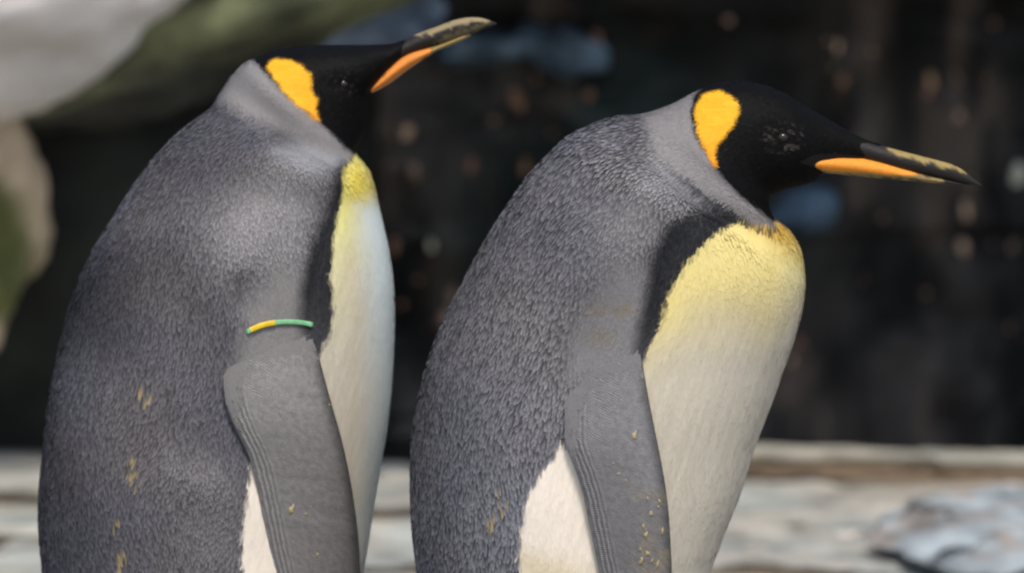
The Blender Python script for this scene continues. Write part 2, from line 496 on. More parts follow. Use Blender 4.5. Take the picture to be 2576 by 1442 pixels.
for (dx, dy, rr, c) in list(chips):
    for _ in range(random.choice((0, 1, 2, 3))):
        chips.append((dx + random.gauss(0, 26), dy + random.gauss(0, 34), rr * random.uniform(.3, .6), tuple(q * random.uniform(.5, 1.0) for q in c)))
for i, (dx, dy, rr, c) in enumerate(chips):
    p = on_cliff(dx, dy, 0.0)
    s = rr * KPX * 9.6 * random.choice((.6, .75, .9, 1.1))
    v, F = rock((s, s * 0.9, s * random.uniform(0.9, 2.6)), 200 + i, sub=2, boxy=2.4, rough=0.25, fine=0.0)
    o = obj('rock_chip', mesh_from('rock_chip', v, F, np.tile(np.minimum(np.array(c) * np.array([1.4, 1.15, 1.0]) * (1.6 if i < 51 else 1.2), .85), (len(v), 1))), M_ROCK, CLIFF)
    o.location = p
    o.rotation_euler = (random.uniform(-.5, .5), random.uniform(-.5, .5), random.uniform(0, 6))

def boulder(name, label, cat, dx, dy, Y, size, seed, colfun, mat, boxy=2.6, rough=0.16, rot=(0, 0, 0), sub=5, freq=1.5):
    v, F = rock(size, seed, sub, boxy, rough, freq, 0.05)
    v = v @ np.array(Euler(rot).to_matrix()).T
    n = v / np.linalg.norm(v, axis=1)[:, None]
    c = colfun(v, n, seed)
    o = obj(name, mesh_from(name, v, F, np.clip(c, 0.004, 0.9)), mat, label=label, category=cat)
    o.location = at(dx, dy, Y)
    return o

def tone(c, var=0.3, f=6):
    def fn(v, n, s):
        k = fbm(v * f + s, 4, s)
        return np.array(c)[None] * (1 + var * k[:, None])
    return fn

def mossy(c, moss, cut=0.0):
    def fn(v, n, s):
        k = fbm(v * 7 + s, 4, s)
        m = smooth(cut - 0.25, cut + 0.25, n[:, 2] + 0.4 * k)[:, None]
        return (np.array(c)[None] * (1 - m) + np.array(moss)[None] * m) * (1 + 0.6 * k[:, None])
    return fn

def bluestone(v, n, s):
    k = fbm(v * 26 + s, 4, s); q = smooth(0.0, 0.35, fbm(v * 15 + 9, 3, s + 2))[:, None]
    return (np.array([.27, .31, .33])[None] * (1 - q) + np.array([.23, .21, .195])[None] * q) * (1 + .5 * k[:, None])

def tanmoss(v, n, s):
    k = fbm(v * 9 + s, 4, s)
    m = smooth(0.11, 0.05, np.hypot(v[:, 0] - 0.03, (v[:, 2] + 0.035) * 0.8) + 0.03 * k)[:, None]
    return (np.array([.55, .43, .30])[None] * (1 - m) + np.array([.10, .11, .035])[None] * m) * (1 + .15 * k[:, None])

def on_wall(dx, dy):
    return float(on_cliff(dx, dy, 0.0)[1])

boulder('rock_outcrop', 'black rock outcrop between the left penguin back and the tan rock', 'rock outcrop', 120, 660, 3.42, (.50, .42, .46), 71, tone((.015, .017, .014), .5, 7), M_ROCK, 4.5, .07, freq=2.4)
boulder('boulder', 'large pale boulder high at the upper left corner', 'boulder', -110, -95, 2.75, (.42, .30, .22), 3, tone((.84, .79, .76), .28, 6), M_PALE, 2.3, .14, (0, R(-14), 0))
boulder('mossy_rock', 'green mossy rock sloping beside the pale upper left boulder', 'rock', 470, 60, 2.95, (.42, .24, .115), 14, mossy((.05, .05, .045), (.17, .18, .10), -0.1), M_MOSS, 2.2, .2, (0, R(-18), 0))
boulder('rock', 'tan rock with green moss at the left edge behind the left penguin', 'rock', -75, 580, 2.9, (.105, .12, .175), 23, tanmoss, M_ROCK, 3.6, .2)
boulder('rock', 'blue grey wet rock on the wall behind the left penguin head', 'rock', 780, 95, 3.10, (.20, .16, .06), 31, tone((.17, .225, .31), .9, 12), M_WET, 2.3, .2, (0, R(-10), 0))  # blue here and in the next two rocks paints reflected sky
boulder('rock', 'small blue wet rock on the wall just right of the left penguin bill tip', 'rock', 1250, 118, on_wall(1250, 118) - .02, (.095, .09, .034), 37, tone((.12, .18, .24), .9, 13), M_WET, 2.3, .4, (0, R(-6), 0))
boulder('rock', 'blue wet rock on the wall midway between the two penguin heads', 'rock', 1395, 112, on_wall(1395, 112) - .02, (.072, .08, .038), 38, tone((.10, .15, .21), .9, 13), M_WET, 2.3, .4, (0, R(8), 0))
boulder('rock', 'small deep blue rock below the chin of the right penguin', 'rock', 2005, 525, on_wall(2005, 525) - .02, (.068, .07, .043), 43, tone((.11, .18, .27), .6, 12), M_WET, 2.3, .2)
boulder('rock', 'low bluish stone lying on the terrace at the lower right corner', 'rock', 2540, 1340, 2.0, (.17, .20, .022), 47, bluestone, M_SLAB, 4.0, .22, (R(8), R(-5), R(12)))

st = [(1900, 1385, 44, 'leftmost small flat stone on the pale terrace right of the right penguin', (.50, .46, .40)),
      (2010, 1300, 40, 'pale flat stone, second from the left on the terrace right of the right penguin', (.52, .49, .45)),
      (2135, 1348, 56, 'widest pale flat stone in the middle of the terrace right of the right penguin', (.54, .50, .45)),
      (2260, 1262, 34, 'small pinkish stone left of the low bluish stone on the terrace', (.50, .42, .36)),
      (2545, 1222, 36, 'small pale stone at the right edge above the low bluish stone', (.52, .49, .46))]
for i, (dx, dy, rr, lab, cc) in enumerate(st):
    Y = np.interp(dy, [1180, 1420], [2.85, 1.93])
    sz = rr * KPX * 8.2 * .5
    v, F = rock((sz * 1.5, sz * 1.2, sz * .34), 300 + i, 3, 2.6, .25, 1.6, .08)
    o = obj('loose_stone', mesh_from('loose_stone', v, F, np.clip(np.array(cc)[None] * (1 + .25 * fbm(v * 30, 3, i)[:, None]), .02, .9)), M_SLAB,
            label=lab, category='stone', group='loose stones on the terrace')
    o.location = at(dx, dy, Y) + np.array([0, 0, sz * .12]); o.rotation_euler = (0, 0, random.uniform(0, 6))

# ================================================================== THE PENGUINS
NU, NV = 220, 400

def bird_body(sections, Yc):
    """sections: back x, back y, front x, front y, half width in metres, from below up to the bill"""
    S = catmull(sections, NV)
    B = at(S[:, 0], S[:, 1], Yc); Fp = at(S[:, 2], S[:, 3], Yc)
    W = np.maximum(S[:, 4], 0.0005)
    th = np.linspace(0, 2 * np.pi, NU, endpoint=False)
    C = (B + Fp) / 2; H = (Fp - B) / 2
    ca = np.cos(th); sa = np.sin(th)
    ca = np.sign(ca) * np.abs(ca) ** 0.96
    sa = np.sign(sa) * np.abs(sa) ** 0.92
    P = C[:, None, :] + H[:, None, :] * ca[None, :, None]
    P[:, :, 1] += -W[:, None] * sa[None, :]        # th in (0, pi) is the side towards the camera
    return P

def side_px(P, Yc):
    """photo coordinates of a point or of its mirror on the near side"""
    Q = P.copy(); Q[..., 1] = Yc - np.abs(P[..., 1] - Yc)
    return proj(Q)

def normals_of(P):
    du = np.roll(P, -1, 1) - np.roll(P, 1, 1)
    dv = np.empty_like(P); dv[1:-1] = P[2:] - P[:-2]; dv[0] = P[1] - P[0]; dv[-1] = P[-1] - P[-2]
    n = np.cross(du, dv)
    n /= np.linalg.norm(n, axis=-1, keepdims=True) + 1e-12
    return n, dv

def brush(P, Yc, strokes):
    """swell or press the flanks: (x, y, radius x, radius y, angle deg, metres outwards)"""
    x, y = side_px(P, Yc)
    n, _ = normals_of(P)
    if np.einsum('ij,ij->i', n[:, NU // 4], np.tile([0, -1., 0], (NV, 1))).mean() < 0: n = -n
    sidey = np.clip(np.abs(P[..., 1] - Yc) / 0.03, 0, 1)
    out = P.copy()
    for (cx, cy, rx, ry, ang, amt) in strokes:
        a = R(ang); dx, dy = x - cx, y - cy
        u = (dx * math.cos(a) + dy * math.sin(a)) / rx; v = (-dx * math.sin(a) + dy * math.cos(a)) / ry
        out += n * (amt * np.exp(-(u * u + v * v)) * sidey)[..., None]
    return out

def polyline_dist(x, y, pts):
    d2 = np.full(x.shape, 1e18)
    P = np.asarray(pts, float)
    for k in range(len(P) - 1):
        ax, ay = P[k]; ex, ey = P[k + 1] - P[k]
        t = np.clip(((x - ax) * ex + (y - ay) * ey) / (ex * ex + ey * ey + 1e-9), 0, 1)
        d2 = np.minimum(d2, (x - ax - ex * t) ** 2 + (y - ay - ey * t) ** 2)
    return np.sqrt(d2)

def mixc(c, col, m):
    return c * (1 - m[:, None]) + np.asarray(col)[None] * m[:, None]

def plumage_colours(x, y, P, Z, seed):
    """x, y photo coordinates (1-d), P positions; returns base colour, tip colour, length, width, lift"""
    n = len(x)
    jag = fbm(P * 130, 2, seed) * 7 + fbm(P * 30, 2, seed + 4) * 5
    tonal = fbm(P * 9, 3, seed + 8)
    base = np.tile(Z['back_base'], (n, 1)).astype(float); tip = np.tile(Z['back_tip'], (n, 1)).astype(float)
    big = fbm(P * 5, 2, seed + 19)
    base *= 1 + 0.28 * tonal[:, None] + 0.3 * big[:, None]; tip *= 1 + 0.32 * tonal[:, None] + 0.38 * big[:, None]
    L = np.full(n, .0125 * Z['fs']); Wd = np.full(n, .0024 * Z['fs']); lift = np.full(n, .0007); jit = np.full(n, .10)
    warm = 0.05 * fbm(P * 16, 2, seed + 23)[:, None] * np.array([1.0, 0.1, -1.0])
    base *= 1 + warm; tip *= 1 + warm
    # paler smoother shoulder and arm; highlights and back sheen painted into feather colour
    for (poly, soft, amt, b, t) in Z['soft']:
        m = smooth(soft, -soft, sdpoly(x, y, poly)) * amt
        base = mixc(base, b, m); tip = mixc(tip, t, m)
        if b[0] < .08: continue
        if b[0] > .19: lift = lift * (1 - m) + .0002 * m; jit = jit * (1 - m) + .03 * m; L = L * (1 - .4 * m); continue
        L = L * (1 - m) + .0070 * m; Wd = Wd * (1 - m) + .0022 * m; lift = lift * (1 - m) + .0005 * m; jit = jit * (1 - m) + .08 * m
    # dark breast band, soft to the grey side
    dk = sdpoly(x, y, Z['band'])
    m = smooth(22, -22, dk - 14 + jag * 0.5)
    bc = np.array([.016, .017, .020])
    lowgrey = smooth(Z['band_y'], Z['band_y'] + 200, y) * 0.9
    bcol = bc[None] * (1 - lowgrey[:, None]) + np.array([.05, .05, .056])[None] * lowgrey[:, None]
    base = base * (1 - m[:, None]) + bcol * m[:, None]; tip = tip * (1 - m[:, None]) + bcol * 1.4 * m[:, None]
    L = L * (1 - m) + .006 * m; Wd = Wd * (1 - m) + .0025 * m; lift = lift * (1 - m) + .0005 * m
    # white front with the yellow breast
    sd = sdpoly(x, y, Z['white']) + jag * (0.4 + 0.7 * smooth(560, 760, y))
    m = smooth(6, -6, sd)
    yl = smooth(1, 0, (y - Z['yel'][0]) / (Z['yel'][1] - Z['yel'][0]) + 0.25 * tonal)
    yedge = np.exp(-np.maximum(-sd, 0) / 70.0) * smooth(Z['yel'][1] + 260, Z['yel'][1] - 60, y)
    yfront = smooth(Z['front_fade'][0], Z['front_fade'][1], x - Z['front_slope'] * (y - 600))
    yl = np.clip(yl * (1 - 0.45 * yfront) + 0.5 * yedge, 0, 1)
    white = np.array([.595, .55, .455]); yellow = np.array(Z['yc'])
    flank = smooth(Z['flank_x'] + 40, Z['flank_x'] - 40, x) * smooth(1000, 1120, y)  # flank white lighter and warmer than the belly: sunlight painted in
    wc = white[None] * (1 - flank[:, None]) + np.array([.88, .80, .69])[None] * flank[:, None]
    streak = fbm(np.stack([x / 9.0 + y / 26.0, y / 120.0, x * 0], -1), 3, seed + 15)
    wc = wc * (1 + 0.06 * streak[:, None] + 0.05 * tonal[:, None])
    wc = wc * (1 - yl[:, None]) + yellow[None] * yl[:, None] * (1 + 0.05 * streak[:, None])
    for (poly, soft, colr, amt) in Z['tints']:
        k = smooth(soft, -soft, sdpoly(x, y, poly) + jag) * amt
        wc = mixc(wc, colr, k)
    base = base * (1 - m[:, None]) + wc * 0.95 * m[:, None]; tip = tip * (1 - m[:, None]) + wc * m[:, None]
    L = L * (1 - m) + .012 * m; Wd = Wd * (1 - m) + .0030 * m; lift = lift * (1 - m) + .0002 * m; jit = jit * (1 - m) + .018 * m
    # grey neck
    cd = sdpoly(x, y, Z['collar']); m = smooth(7, -7, cd + jag * 0.3) * smooth(Z['neck_x'][0], Z['neck_x'][1], x) + smooth(24, -24, cd + jag * .5) * (1 - smooth(Z['neck_x'][0], Z['neck_x'][1], x))
    gcol = np.array([.235, .225, .225])[None] * (1 + 0.12 * tonal[:, None])
    base = base * (1 - m[:, None]) + gcol * 0.86 * m[:, None]; tip = tip * (1 - m[:, None]) + gcol * m[:, None]
    L = L * (1 - m) + .005 * m; Wd = Wd * (1 - m) + .002 * m; lift = lift * (1 - m) + .00025 * m; jit = jit * (1 - m) + .03 * m
    fd = polyline_dist(x, y, Z['fold'])  # shadow under the collar edge, painted as a dark line
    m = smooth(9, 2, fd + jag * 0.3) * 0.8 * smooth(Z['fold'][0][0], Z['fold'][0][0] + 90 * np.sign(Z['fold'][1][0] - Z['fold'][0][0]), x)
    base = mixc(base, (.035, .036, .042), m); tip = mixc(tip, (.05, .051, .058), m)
    # black hood
    m = smooth(5, -5, sdpoly(x, y, Z['hood']) + jag * 0.35)
    hc = np.array([.0030, .0030, .0032])
    base = mixc(base, hc, m); tip = mixc(tip, hc * 1.3, m)
    L = L * (1 - m) + .0055 * m; Wd = Wd * (1 - m) + .0020 * m; lift = lift * (1 - m) + .0002 * m
    # dark rim along the hood edge and the ear patch
    ed = sdpoly(x, y, Z['ear'])
    m = smooth(6, -6, ed + jag * 0.4)
    deep = smooth(Z['ear_y'][0], Z['ear_y'][1], y)
    ec = np.array([.82, .42, .026])[None] * (1 - deep[:, None]) + np.array([.78, .32, .02])[None] * deep[:, None]
    jit = jit * (1 - m) + .02 * m
    ec = ec * (1 + 0.08 * fbm(np.stack([x / 30, y / 7, x * 0], -1), 2, seed + 2)[:, None])
    base = base * (1 - m[:, None]) + ec * .96 * m[:, None]; tip = tip * (1 - m[:, None]) + ec * m[:, None]
    # ruffled brown feathers round the eye
    ex, ey, er = Z['eye_px']
    q = np.hypot((x - ex) / 1.25, y - ey) / er
    m = smooth(1.3, 0.9, q) * smooth(0.35, 0.6, q) * smooth(0.15, 0.8, fbm(P * 300, 2, seed + 31)) * Z['eye_amt'] * 0.6
    base = mixc(base, (.035, .03, .025), m); tip = mixc(tip, (.085, .072, .06), m)
    lift = lift * (1 - m) + .0009 * m
    # ochre dirt flecks
    for (fx, fy, fr) in Z['flecks']:
        q = np.hypot((x - fx) + 0.35 * (y - fy), (y - fy) * 0.5) / (fr * 0.7)
        m = smooth(1.0, 0.5, q + 1.1 * fbm(P * 230, 2, seed + 41)) * 0.85
        base = mixc(base, (.30, .23, .12), m); tip = mixc(tip, (.38, .30, .16), m)
    for (poly, soft, colr, amt) in Z['dirt']:  # dirt patches, plus the painted shade of a hollow
        k = smooth(soft, -soft, sdpoly(x, y, poly)) * amt * smooth(-0.5, 0.7, fbm(P * 60, 3, seed + 51))
        base = mixc(base, np.array(colr) * .7, k); tip = mixc(tip, colr, k)
    return base, tip, L, Wd, lift, jit

def feather_mesh(p, nn, tt, uu, base, tip, L, Wd, lift, jitter):
    m = len(p)
    L = L * rng.uniform(.8, 1.2, m); Wd = Wd * rng.uniform(.8, 1.2, m)
    jit = (1 + rng.normal(0, 1, m) * jitter)[:, None]
    base = base * jit; tip = tip * jit
    roll = rng.normal(0, 0.10, m) * Wd * (lift / .0009)
    lift = lift * rng.uniform(.6, 1.4, m)
    prof = [(0.0, 0.30, 0.00, 0.0), (0.42, 1.0, 0.55, 0.15), (0.80, 0.85, 0.90, 0.75), (1.0, 0.30, 1.0, 1.2)]
    Vs = np.empty((m, 8, 3)); Cs = np.empty((m, 8, 3))
    for k, (al, wf, hf, cf) in enumerate(prof):
        c = p + tt * (L * (al - 0.25))[:, None] + nn * (lift * hf + 0.00012)[:, None]
        colr = base * (1 - cf) + tip * cf
        Vs[:, 2 * k] = c - uu * (Wd * wf / 2)[:, None] - nn * (roll * hf)[:, None]
        Vs[:, 2 * k + 1] = c + uu * (Wd * wf / 2)[:, None] + nn * (roll * hf)[:, None]
        Cs[:, 2 * k] = colr; Cs[:, 2 * k + 1] = colr
    o = np.arange(m)[:, None, None] * 8
    q = np.array([[0, 2, 3, 1], [2, 4, 5, 3], [4, 6, 7, 5]])[None]
    nf = nn + tt * (rng.normal(0.0, 1.0, m) * jitter * 0.6)[:, None] + uu * (rng.normal(0, 1.0, m) * jitter * 0.9)[:, None]
    nf /= np.linalg.norm(nf, axis=1)[:, None]
    return Vs.reshape(-1, 3), (o + q).reshape(-1, 4), np.clip(Cs.reshape(-1, 3), .0012, .95), np.repeat(nf, 8, 0)

def make_feathers(P, Yc, Z, seed, bottom_px):
    n, dv = normals_of(P)
    if np.einsum('ij,ij->i', n[:, NU // 4], np.tile([0, -1., 0], (NV, 1))).mean() < 0: n = -n
    T = -dv / (np.linalg.norm(dv, axis=-1, keepdims=True) + 1e-12)      # towards the tail
    U = np.cross(n, T)
    # rows from the tail end upwards at the spacing each height needs
    step = np.linalg.norm(P[1:] - P[:-1], axis=-1)          # (NV-1, NU)
    rmean = np.maximum(step.mean(1), step.max(1) * 0.55)
    s = np.concatenate([[0], np.cumsum(rmean)])
    px, py = side_px(P, Yc)
    head = smooth(Z['neck_row'] - 30, Z['neck_row'] + 10, np.arange(NV))
    want = 0.0037 * Z['fs'] * (1 - head) + 0.0019 * head
    rows = []; t = s[3]
    while t < s[-4]:
        v = np.interp(t, s, np.arange(NV)); rows.append(v)
        t += np.interp(v, np.arange(NV), want)
    fv, fu = [], []
    for ri, v in enumerate(rows):
        i = int(v); f = v - i
        ring = P[i] * (1 - f) + P[min(i + 1, NV - 1)] * f
        if proj(ring)[1].min() > bottom_px: continue
        seg = np.linalg.norm(np.roll(ring, -1, 0) - ring, axis=1)
        cs = np.concatenate([[0], np.cumsum(seg)])
        wsp = np.interp(v, np.arange(NV), want) * 0.72
        cnt = max(6, int(cs[-1] / wsp))
        q = (np.arange(cnt) + 0.5 * (ri % 2) + rng.uniform(-.42, .42, cnt)) / cnt * cs[-1]
        uu = np.interp(q % cs[-1], cs, np.arange(NU + 1))
        # thin out where rows crowd together
        local = np.interp(uu % NU, np.arange(NU), step[min(i, NV - 2)]) / rmean[min(i, NV - 2)]
        keep = rng.uniform(size=cnt) < np.clip(local * 1.25, 0.2, 1)
        fu.append(uu[keep]); fv.append(np.full(keep.sum(), v) + rng.uniform(-.5, .5, keep.sum()) * (rows[min(ri + 1, len(rows) - 1)] - v + 1e-3))
    fv = np.clip(np.concatenate(fv), 0, NV - 1.001); fu = np.concatenate(fu) % NU
    i = fv.astype(int); j = fu.astype(int); a = (fv - i)[:, None]; b = (fu - j)[:, None]; j2 = (j + 1) % NU
    def samp(A): return (A[i, j] * (1 - a) + A[i + 1, j] * a) * (1 - b) + (A[i, j2] * (1 - a) + A[i + 1, j2] * a) * b
    p = samp(P); nn = samp(n); nn /= np.linalg.norm(nn, axis=1)[:, None]
    tt = samp(T); tt -= nn * (tt * nn).sum(1)[:, None]; tt /= np.linalg.norm(tt, axis=1)[:, None]
    uu = np.cross(nn, tt)
    # let the lie of the feathers wander, and sweep them back a little
    ang = 0.28 * fbm(p * 14, 2, seed) + rng.normal(0, 0.09, len(p))
    tt2 = tt * np.cos(ang)[:, None] + uu * np.sin(ang)[:, None]; uu = np.cross(nn, tt2); tt = tt2
    x, y = side_px(p + tt * .0038, Yc)
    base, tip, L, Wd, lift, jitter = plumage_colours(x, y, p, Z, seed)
    vis = (y < bottom_px) & (sdpoly(x, y, Z['lower']['cols'][1][0]) > 1)
    p, nn, tt, uu, base, tip, L, Wd, lift, jitter = [q[vis] for q in (p, nn, tt, uu, base, tip, L, Wd, lift, jitter)]
    return feather_mesh(p, nn, tt, uu, base, tip, L, Wd, lift, jitter)

def near_depth(P, Yc):
    """depth of the camera-facing flank at photo points"""
    half = P[:, 1:NU // 2:3][::2]
    x, y = proj(half); x = x.ravel(); y = y.ravel(); d = half[..., 1].ravel()
    def fn(qx, qy):
        qx = np.atleast_1d(qx); qy = np.atleast_1d(qy); out = np.empty(len(qx))
        for k in range(len(qx)):
            r2 = (x - qx[k]) ** 2 + (y - qy[k]) ** 2
            w_ = 1 / (r2 + 60.0) ** 2
            out[k] = (w_ * d).sum() / w_.sum()
        return out
    return fn

def make_flipper(lead, trail, depthfn, Yc, Z, seed, fcol, dirt, mirror=False, gap=.010, T=.0085):
    nv, nu = 150, 44
    Lc = catmull(lead, nv); Tc = catmull(trail, nv)
    u = np.linspace(0, 1, nu)
    # body depth on a coarse net, then smoothed
    cv = np.linspace(0, nv - 1, 40).astype(int); cu = np.linspace(0, 1, 11)
    G = np.empty((40, 11))
    for a, i in enumerate(cv):
        pts = Tc[i][None] * (1 - cu[:, None]) + Lc[i][None] * cu[:, None]
        G[a] = depthfn(pts[:, 0], np.minimum(pts[:, 1], 1700))
    for _ in range(1):
        G[1:-1] = (G[:-2] + 2 * G[1:-1] + G[2:]) / 4
        G[:, 1:-1] = (G[:, :-2] + 2 * G[:, 1:-1] + G[:, 2:]) / 4
    rowi = np.array([np.interp(u, cu, g) for g in G])
    D = np.array([np.interp(np.arange(nv), cv, rowi[:, k]) for k in range(nu)]).T
    s = np.linspace(0, 1, nv)[:, None]
    prof = (np.sin(np.pi * np.clip(u, 0.0, 1)) ** 0.55)[None] * (0.75 + 0.5 * u[None]) * T * (1 - 0.55 * s) * (0.05 + 0.95 * smooth(0.12, 0.48, s))
    t0, t1 = Z['tr']
    su = u[None] ** 0.8
    a0 = t0 * (1 - su) + 0.10 * su; a1 = t1 * (1 - su) + 0.46 * su
    off = -0.0035 + (gap + 0.0035) * smooth(a0, a1, s)
    tipw = 1.0
    pts = Tc[:, None] * (1 - u[None, :, None]) + Lc[:, None] * u[None, :, None]
    flat = D.mean(1, keepdims=True)
    D = D * (1 - .25 * smooth(.3, .6, s)) + flat * .25 * smooth(.3, .6, s)
    Yo = D - off - prof; Yi = D - off + prof * 0.6
    def place(Y):
        return np.stack([at(pts[i, :, 0], pts[i, :, 1], 0.0) * 0 + np.array([at(pts[i, k, 0], pts[i, k, 1], Y[i, k]) for k in range(nu)]) for i in range(nv)])
    O = place(Yo); I = place(Yi)
    ring = np.concatenate([O, I[:, ::-1][:, 1:-1]], 1)
    n2 = ring.shape[1]
    x = np.concatenate([pts[..., 0], pts[:, ::-1, 0][:, 1:-1]], 1).ravel(); y = np.concatenate([pts[..., 1], pts[:, ::-1, 1][:, 1:-1]], 1).ravel()
    V = ring.reshape(-1, 3)
    k = fbm(V * 12, 3, seed)
    inner = np.zeros((nv, n2), bool); inner[:, nu:] = True
    c = np.array(fcol)[None] * (1 + 0.12 * k[:, None])
    uu = np.concatenate([u, u[::-1][1:-1]])[None].repeat(nv, 0).ravel()
    armc = plumage_colours(x, y, V, dict(Z, white=[(0, 0), (1, 0), (0, 1)], band=[(0, 0), (1, 0), (0, 1)]), seed)
    ka = np.repeat(smooth(0.34, 0.10, s[:, 0]), n2)[:, None]
    c = c * (1 - ka) + (armc[0] * .4 + armc[1] * .6) * ka
    edge = smooth(0.86, 1.0, uu) * (1 - ka[:, 0])
    c = c * (1 - 0.6 * edge[:, None])
    for (poly, soft, colr, amt) in dirt:
        m = smooth(soft, -soft, sdpoly(x, y, poly)) * amt * smooth(-.5, .7, fbm(V * 60, 3, seed + 51))
        c = mixc(c, colr, m)
    c = np.where(inner.ravel()[:, None], np.array([.5, .49, .46])[None], c)
    chord = np.linalg.norm(at(Lc[:, 0], Lc[:, 1], 0.0) - at(Tc[:, 0], Tc[:, 1], 0.0), axis=1) * 1000
    sl = np.concatenate([[0], np.cumsum(np.linalg.norm(np.diff(at((Lc[:, 0] + Tc[:, 0]) / 2, (Lc[:, 1] + Tc[:, 1]) / 2, 0.0), axis=0), axis=1))]) * 1000
    UV = np.stack([(np.concatenate([u, u[::-1][1:-1]])[None] * chord[:, None]).ravel(), np.repeat(sl, n2)], -1)
    F = grid_faces(nv, n2)
    capA = [tuple(range(n2))]; capB = [tuple((nv - 1) * n2 + np.arange(n2)[::-1])]
    if mirror:
        V = V.copy(); V[:, 1] = 2 * Yc - V[:, 1]
    me = mesh_from('flipper', V, [tuple(f) for f in F] + capA + capB, np.clip(c, .01, .9), UV)
    def surf(px, py):
        """nearest outer-surface point and its normal"""
        d2 = (pts[..., 0] - px) ** 2 + (pts[..., 1] - py) ** 2
        i, j = np.unravel_index(np.argmin(d2), d2.shape)
        i = min(max(i, 1), nv - 2); j = min(max(j, 1), nu - 2)
        nrm = np.cross(O[i + 1, j] - O[i - 1, j], O[i, j + 1] - O[i, j - 1]); nrm /= np.linalg.norm(nrm)
        if nrm[1] > 0: nrm = -nrm
        return O[i, j], nrm
    return me, surf, (O, I, pts)

def loft_lines(top, bot, Yc, wid, n=60, nu=20, flat=1.0):
    """horn shape between an upper and a lower line in the picture plane; wid = half widths"""
    A = catmull(top, n); B = catmull(bot, n); W = catmull([[q] for q in wid], n)[:, 0]
    a = at(A[:, 0], A[:, 1], Yc); b = at(B[:, 0], B[:, 1], Yc)
    th = np.linspace(0, 2 * np.pi, nu, endpoint=False)
    P = (a + b)[:, None] / 2 + (a - b)[:, None] / 2 * np.cos(th)[None, :, None]
    P[:, :, 1] -= W[:, None] * (np.sign(np.sin(th)) * np.abs(np.sin(th)) ** flat)[None]
    V = P.reshape(-1, 3)
    F = [tuple(f) for f in grid_faces(n, nu)] + [tuple(range(nu)), tuple((n - 1) * nu + np.arange(nu)[::-1])]
    return V, F, P

def make_foot():
    parts = []
    # ankle and three toes as tapered tubes
    def tube(pts, rad, nu=10):
        pts = catmull(pts, 14); rad = catmull([[r] for r in rad], 14)[:, 0]
        th = np.linspace(0, 2 * np.pi, nu, endpoint=False); rings = []
        for k in range(len(pts)):
            d = pts[min(k + 1, 13)] - pts[max(k - 1, 0)]; d /= np.linalg.norm(d)
            e = np.cross(d, [0.31, 0.95, 0.05]); e /= np.linalg.norm(e); f = np.cross(d, e)
            rings.append(pts[k] + rad[k] * (np.cos(th)[:, None] * e + np.sin(th)[:, None] * f))
        V = np.vstack(rings)
        F = [tuple(f) for f in grid_faces(14, nu)] + [tuple(range(nu)), tuple(13 * nu + np.arange(nu)[::-1])]
        return V, F
    parts.append(tube([(-.02, 0, .13), (-.02, 0, .09), (-.012, 0, .05), (.005, 0, .026)], [.030, .027, .024, .022]))
    for a in (-.42, 0, .42):
        d = np.array([math.cos(a), math.sin(a), 0])
        parts.append(tube([(0, 0, .026), d * .04 + [0, 0, .022], d * .08 + [0, 0, .017], d * .115 + [0, 0, .011]], [.022, .017, .014, .010]))
    # web between the toes
    V = np.array([[0, 0, .020], [.095, -.036, .008], [.10, 0, .008], [.095, .036, .008], [0, 0, .008], [.095, -.036, .002], [.10, 0, .002], [.095, .036, .002]])
    parts.append((V, [(0, 1, 2), (0, 2, 3), (4, 6, 5), (4, 7, 6), (1, 5, 6, 2), (2, 6, 7, 3)]))
    V, F = merge(parts)
    me = mesh_from('foot', V, F)
    claws = []
    for a in (-.42, 0, .42):
        d = np.array([math.cos(a), math.sin(a), 0])
        cv, cf = tube([d * .108 + [0, 0, .012], d * .12 + [0, 0, .012], d * .132 + [0, 0, .008], d * .142 + [0, 0, .002]], [.007, .006, .004, .0008], 8)
        claws.append(mesh_from('claw', cv, cf))
    return me, claws
FOOT_ME, CLAW_ME = make_foot(); FOOT_ME.materials.append(M_FOOT)
for c_ in CLAW_ME: c_.materials.append(M_CLAW)

